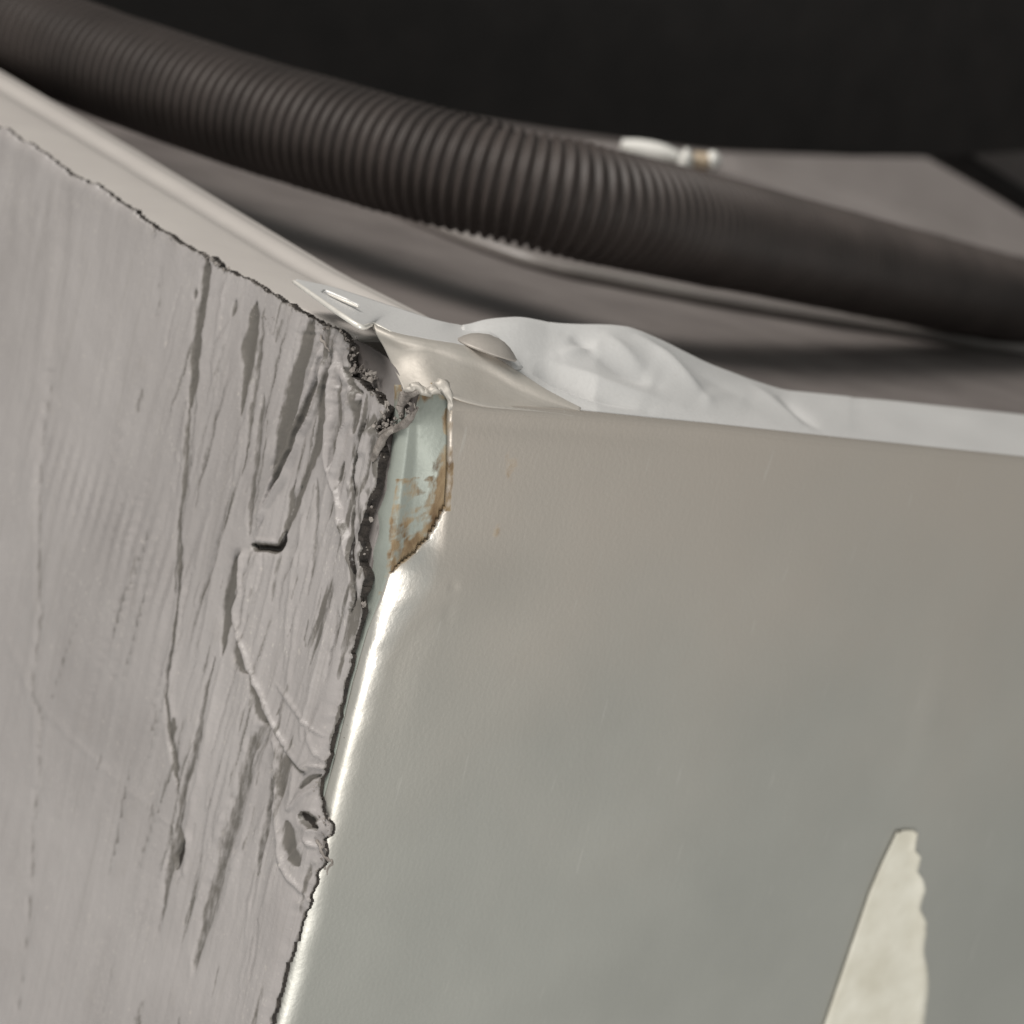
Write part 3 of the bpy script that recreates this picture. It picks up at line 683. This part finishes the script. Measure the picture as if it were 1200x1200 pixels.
upd = UP*math.cos(math.radians(7)) 
axis = Vector((UP*math.cos(math.radians(78-62)) + 0)).normalized()
L_ = np.cos(math.radians(-20))*RT + np.sin(math.radians(-20))*UP       # long direction seen in the picture
Nn = np.cross(L_, fw); Nn /= np.linalg.norm(Nn)
ax_ = Nn*math.cos(math.radians(9)) - fw*math.sin(math.radians(9))
sw.rotation_euler = Vector(ax_).to_track_quat('Z', 'X').to_euler()
sw.location = Vector(un(570, 414, 'y', 9.0)) + Vector((0, 0, .0006))

# ================================================================== RAIL along the left top edge
railp = []
prof = [(0, -6), (0, -.8), (.35, -.5), (1.0, -.2), (6, .25), (11.5, .5), (13.5, .25), (16, -.45), (18, -.55), (20, .05), (21.5, .3), (23, .05), (24.2, -.1), (25.3, -.2), (26.0, -1.2), (26.3, -3), (26.3, -12)]
prof = cr(np.array(prof, float), 60)
ysr = np.concatenate([[20.5, 21.5], np.linspace(24, 330, 60)])
vr = []
for y in ysr:
    zt = np.interp(y, [0, 24, 63, 138, 330], [3.4, 3.7, 3.6, 6.8, 14.0]); wx = 1+.0009*max(0, y-24)
    for px_, pz in prof:
        yo = y
        if y < 40: yo = y + (px_/26)**3*14*np.clip((40-y)/18, 0, 1)
        vr.append((px_*wx*MM, yo*MM, (zt+pz)*MM))
rail = mesh_obj('edge_rail', vr, grid_faces(len(ysr), len(prof))[:, ::-1], M_RAIL); solid(rail, .8, -1)
tag(rail, 'pale beige ribbed edge rail running along the top of the torn grey film', 'rail')

# ================================================================== INSIDE: tray, hose, cable, back parts
tray = box('tray_floor', 27.5, 620, 22.5, 620, -12, -8, M_TRAY, None, .5); tray['kind'] = 'structure'
hp = [(-250, -60, 505), (-60, 5, 490), (60, 48, 475), (200, 101, 458), (400, 170, 436), (550, 205, 428), (700, 236, 430), (833, 272, 448), (1016, 316, 500), (1200, 352, 590), (1350, 380, 690)]
hq = cr(np.array(hp, float), 1400); kk = np.linspace(-1, 1, 1400); hq[:, 2] = np.polyval(np.polyfit(kk, hq[:, 2], 4), kk); hq[:, 1] = np.polyval(np.polyfit(kk, hq[:, 1], 6), kk); hq[:, 0] = np.polyval(np.polyfit(kk, hq[:, 0], 6), kk); HPt = dep(hq[:, 0], hq[:, 1], hq[:, 2])
sl_ = np.concatenate([[0], np.cumsum(np.linalg.norm(np.diff(HPt, axis=0), axis=1))])
pitch = 2.25*MM; nper = int(sl_[-1]/pitch); per = 8
st = np.arange(nper*per)/per*pitch
C0 = np.stack([np.interp(st, sl_, HPt[:, k]) for k in range(3)], 1)
T = np.gradient(C0, axis=0); T /= np.linalg.norm(T, axis=1)[:, None]
A = np.cross(T, [0, 0, 1.0]); A /= np.linalg.norm(A, axis=1)[:, None]; B = np.cross(A, T)
ph = (np.arange(len(st)) % per)/per
rad = (11.0-1.1*np.array([0, .12, .55, .95, 1, .95, .55, .12])[(np.arange(len(st)) % per)])*MM
ns = 40; a = np.linspace(0, 2*np.pi, ns, endpoint=False)
Vh = C0[:, None]+rad[:, None, None]*(np.cos(a)[None, :, None]*A[:, None]+np.sin(a)[None, :, None]*B[:, None])
i = np.arange(len(st)-1)[:, None]; j = np.arange(ns)[None, :]
fh = np.stack([i*ns+j, (i+1)*ns+j, (i+1)*ns+(j+1) % ns, i*ns+(j+1) % ns], -1).reshape(-1, 4)
Vh += (.18*MM*fbm(np.arange(len(st))[:, None]/31+0*a[None], 5+2*np.sin(a)[None]+0*st[:, None], 601, 3))[..., None]*((Vh-C0[:, None])/(11*MM))
hose = mesh_obj('corrugated_hose', Vh.reshape(-1, 3), fh, M_HOSE)
tag(hose, 'thick black corrugated drain hose crossing behind the metal box', 'hose')
cab = tube('thin_cable', [un(a, b, 'z', -6.3) for a, b in [(400, 215), (520, 268), (600, 298), (650, 313), (700, 324), (850, 353), (1000, 378), (1200, 408), (1350, 429)]], 1.7*MM, M_CABLE, None, 14, 90)
tag(cab, 'thin black cable running just below the corrugated hose', 'cable')
# grey sheet far behind
def flat(name, pts, y, thick, mat):
    P = un(np.array([p[0] for p in pts]), np.array([p[1] for p in pts]), 'y', y)
    Q = P+np.array([0, thick*MM, 0]); n = len(P)
    f = [list(range(n))[::-1], list(range(n, 2*n))]+[[k, (k+1) % n, n+(k+1) % n, n+k] for k in range(n)]
    o = mesh_obj(name, np.concatenate([P, Q]), f, mat, smooth=False)
    m = o.modifiers.new('edge', 'BEVEL'); m.width = .6*MM; m.segments = 2
    return o
bs = flat('back_sheet', [(690, 168), (860, 181), (1108, 186), (1330, 330), (1330, 420), (900, 290), (700, 220)], np.array([395, 380, 370, 320, 300, 310, 370]), 2, M_BACK)
tag(bs, 'grey sheet standing behind the hose with sloping right corner', 'sheet')
lp = tube('light_bead', [un(a, b, 'y', c) for a, b, c in [(820, 196, 355), (900, 222, 345), (1000, 258, 335), (1100, 291, 325), (1200, 322, 315), (1330, 362, 306)]], 1.6*MM, M_BACK, bs, 12, 40)
bw = flat('black_beam', [(100, 20), (450, 120), (650, 153), (830, 176), (1000, 184), (1112, 184), (1200, 178), (1400, 175), (1400, -60), (100, -120)], 300, 14, M_BLACK)
tag(bw, 'wide black beam across the top behind the hose', 'beam')
stt = tube('dark_strut', [un(a, b, 'y', 312) for a, b in [(1080, 165), (1150, 205), (1215, 245), (1330, 318)]], [4.2*MM]*4, M_BLACK, None, 12, 20)
tag(stt, 'dark sloping strut along the right edge of the grey sheet', 'strut')
wl = box('dark_back_wall', -250, 900, 620, 626, -200, 500, M_BLACK, None, 1); wl['kind'] = 'structure'
wr = box('dark_side_wall', 620, 626, -50, 619, -200, 500, M_BLACK, None, 1); wr['kind'] = 'structure'
# white connector glimpsed over the hose
con = empty('wire_connector', 'small white wire connector with a tan band showing above the hose', 'connector')
def pt(a, b, c): return dep(a, b, c)
tube('connector_body', [pt(728, 170, 560), pt(750, 175, 560), pt(775, 181, 560), pt(796, 186, 560)], [1.5*MM, 2.4*MM, 2.6*MM, 1.6*MM], M_WHITE, con, 16, 24)
tube('knob', [pt(796, 186, 548), pt(800, 187, 548), pt(806, 188, 548), pt(812, 188, 548)], [1.2*MM, 2.8*MM, 2.8*MM, 1.4*MM], M_WHITE, con, 16, 20)
tube('band', [pt(813, 188, 550), pt(822, 189, 550), pt(830, 190, 550)], 2.2*MM, M_TAN, con, 16, 12)
tube('tip', [pt(831, 190, 550), pt(837, 189, 550), pt(845, 190, 550)], [2.3*MM, 2.5*MM, 1.0*MM], M_WHITE, con, 16, 14)

# ================================================================== torn sticker on the front panel
L1 = [(1052, 974), (1047, 985), (1034, 1012), (1020, 1045), (1008, 1080), (984, 1150), (960, 1220), (900, 1400)]
R1 = [(1073, 972), (1071, 985), (1070, 996), (1077, 1004), (1075, 1015), (1073, 1020), (1080, 1030), (1082, 1042), (1079, 1052), (1076, 1064), (1083, 1080), (1080, 1110), (1086, 1150), (1080, 1200), (1084, 1260), (1078, 1400)]
ry = np.concatenate([np.arange(973, 1070, 1.5), np.arange(1070, 1400, 5)])
lx = interp([(b, a) for a, b in L1], ry); rx = interp([(b, a) for a, b in R1], ry); tcols = np.linspace(0, 1, 18)
SX = lx[:, None]+(rx-lx)[:, None]*tcols[None]; SY = ry[:, None]+0*SX
SY[0] += np.array([2.5, 2.6, 2.2, 1.5, .8, 1.2, .2, 0, .3, -.2, .2, 0, -.3, .2, 0, .4, 1.2, 2.4])[:18]
SP = un(SX, SY, 'y', -.5)
SP[..., 1] -= (np.clip(tcols-.75, 0, 1)**2*10*(1+.5*fbm(ry/14, ry*0, 23, 2))[:, None])*MM
stk = mesh_obj('torn_sticker', SP.reshape(-1, 3), grid_faces(len(ry), 18)[:, ::-1], M_PAPER); solid(stk, .22, -1)
tag(stk, 'cream torn paper sticker strip on the lower right of the metal panel', 'sticker')
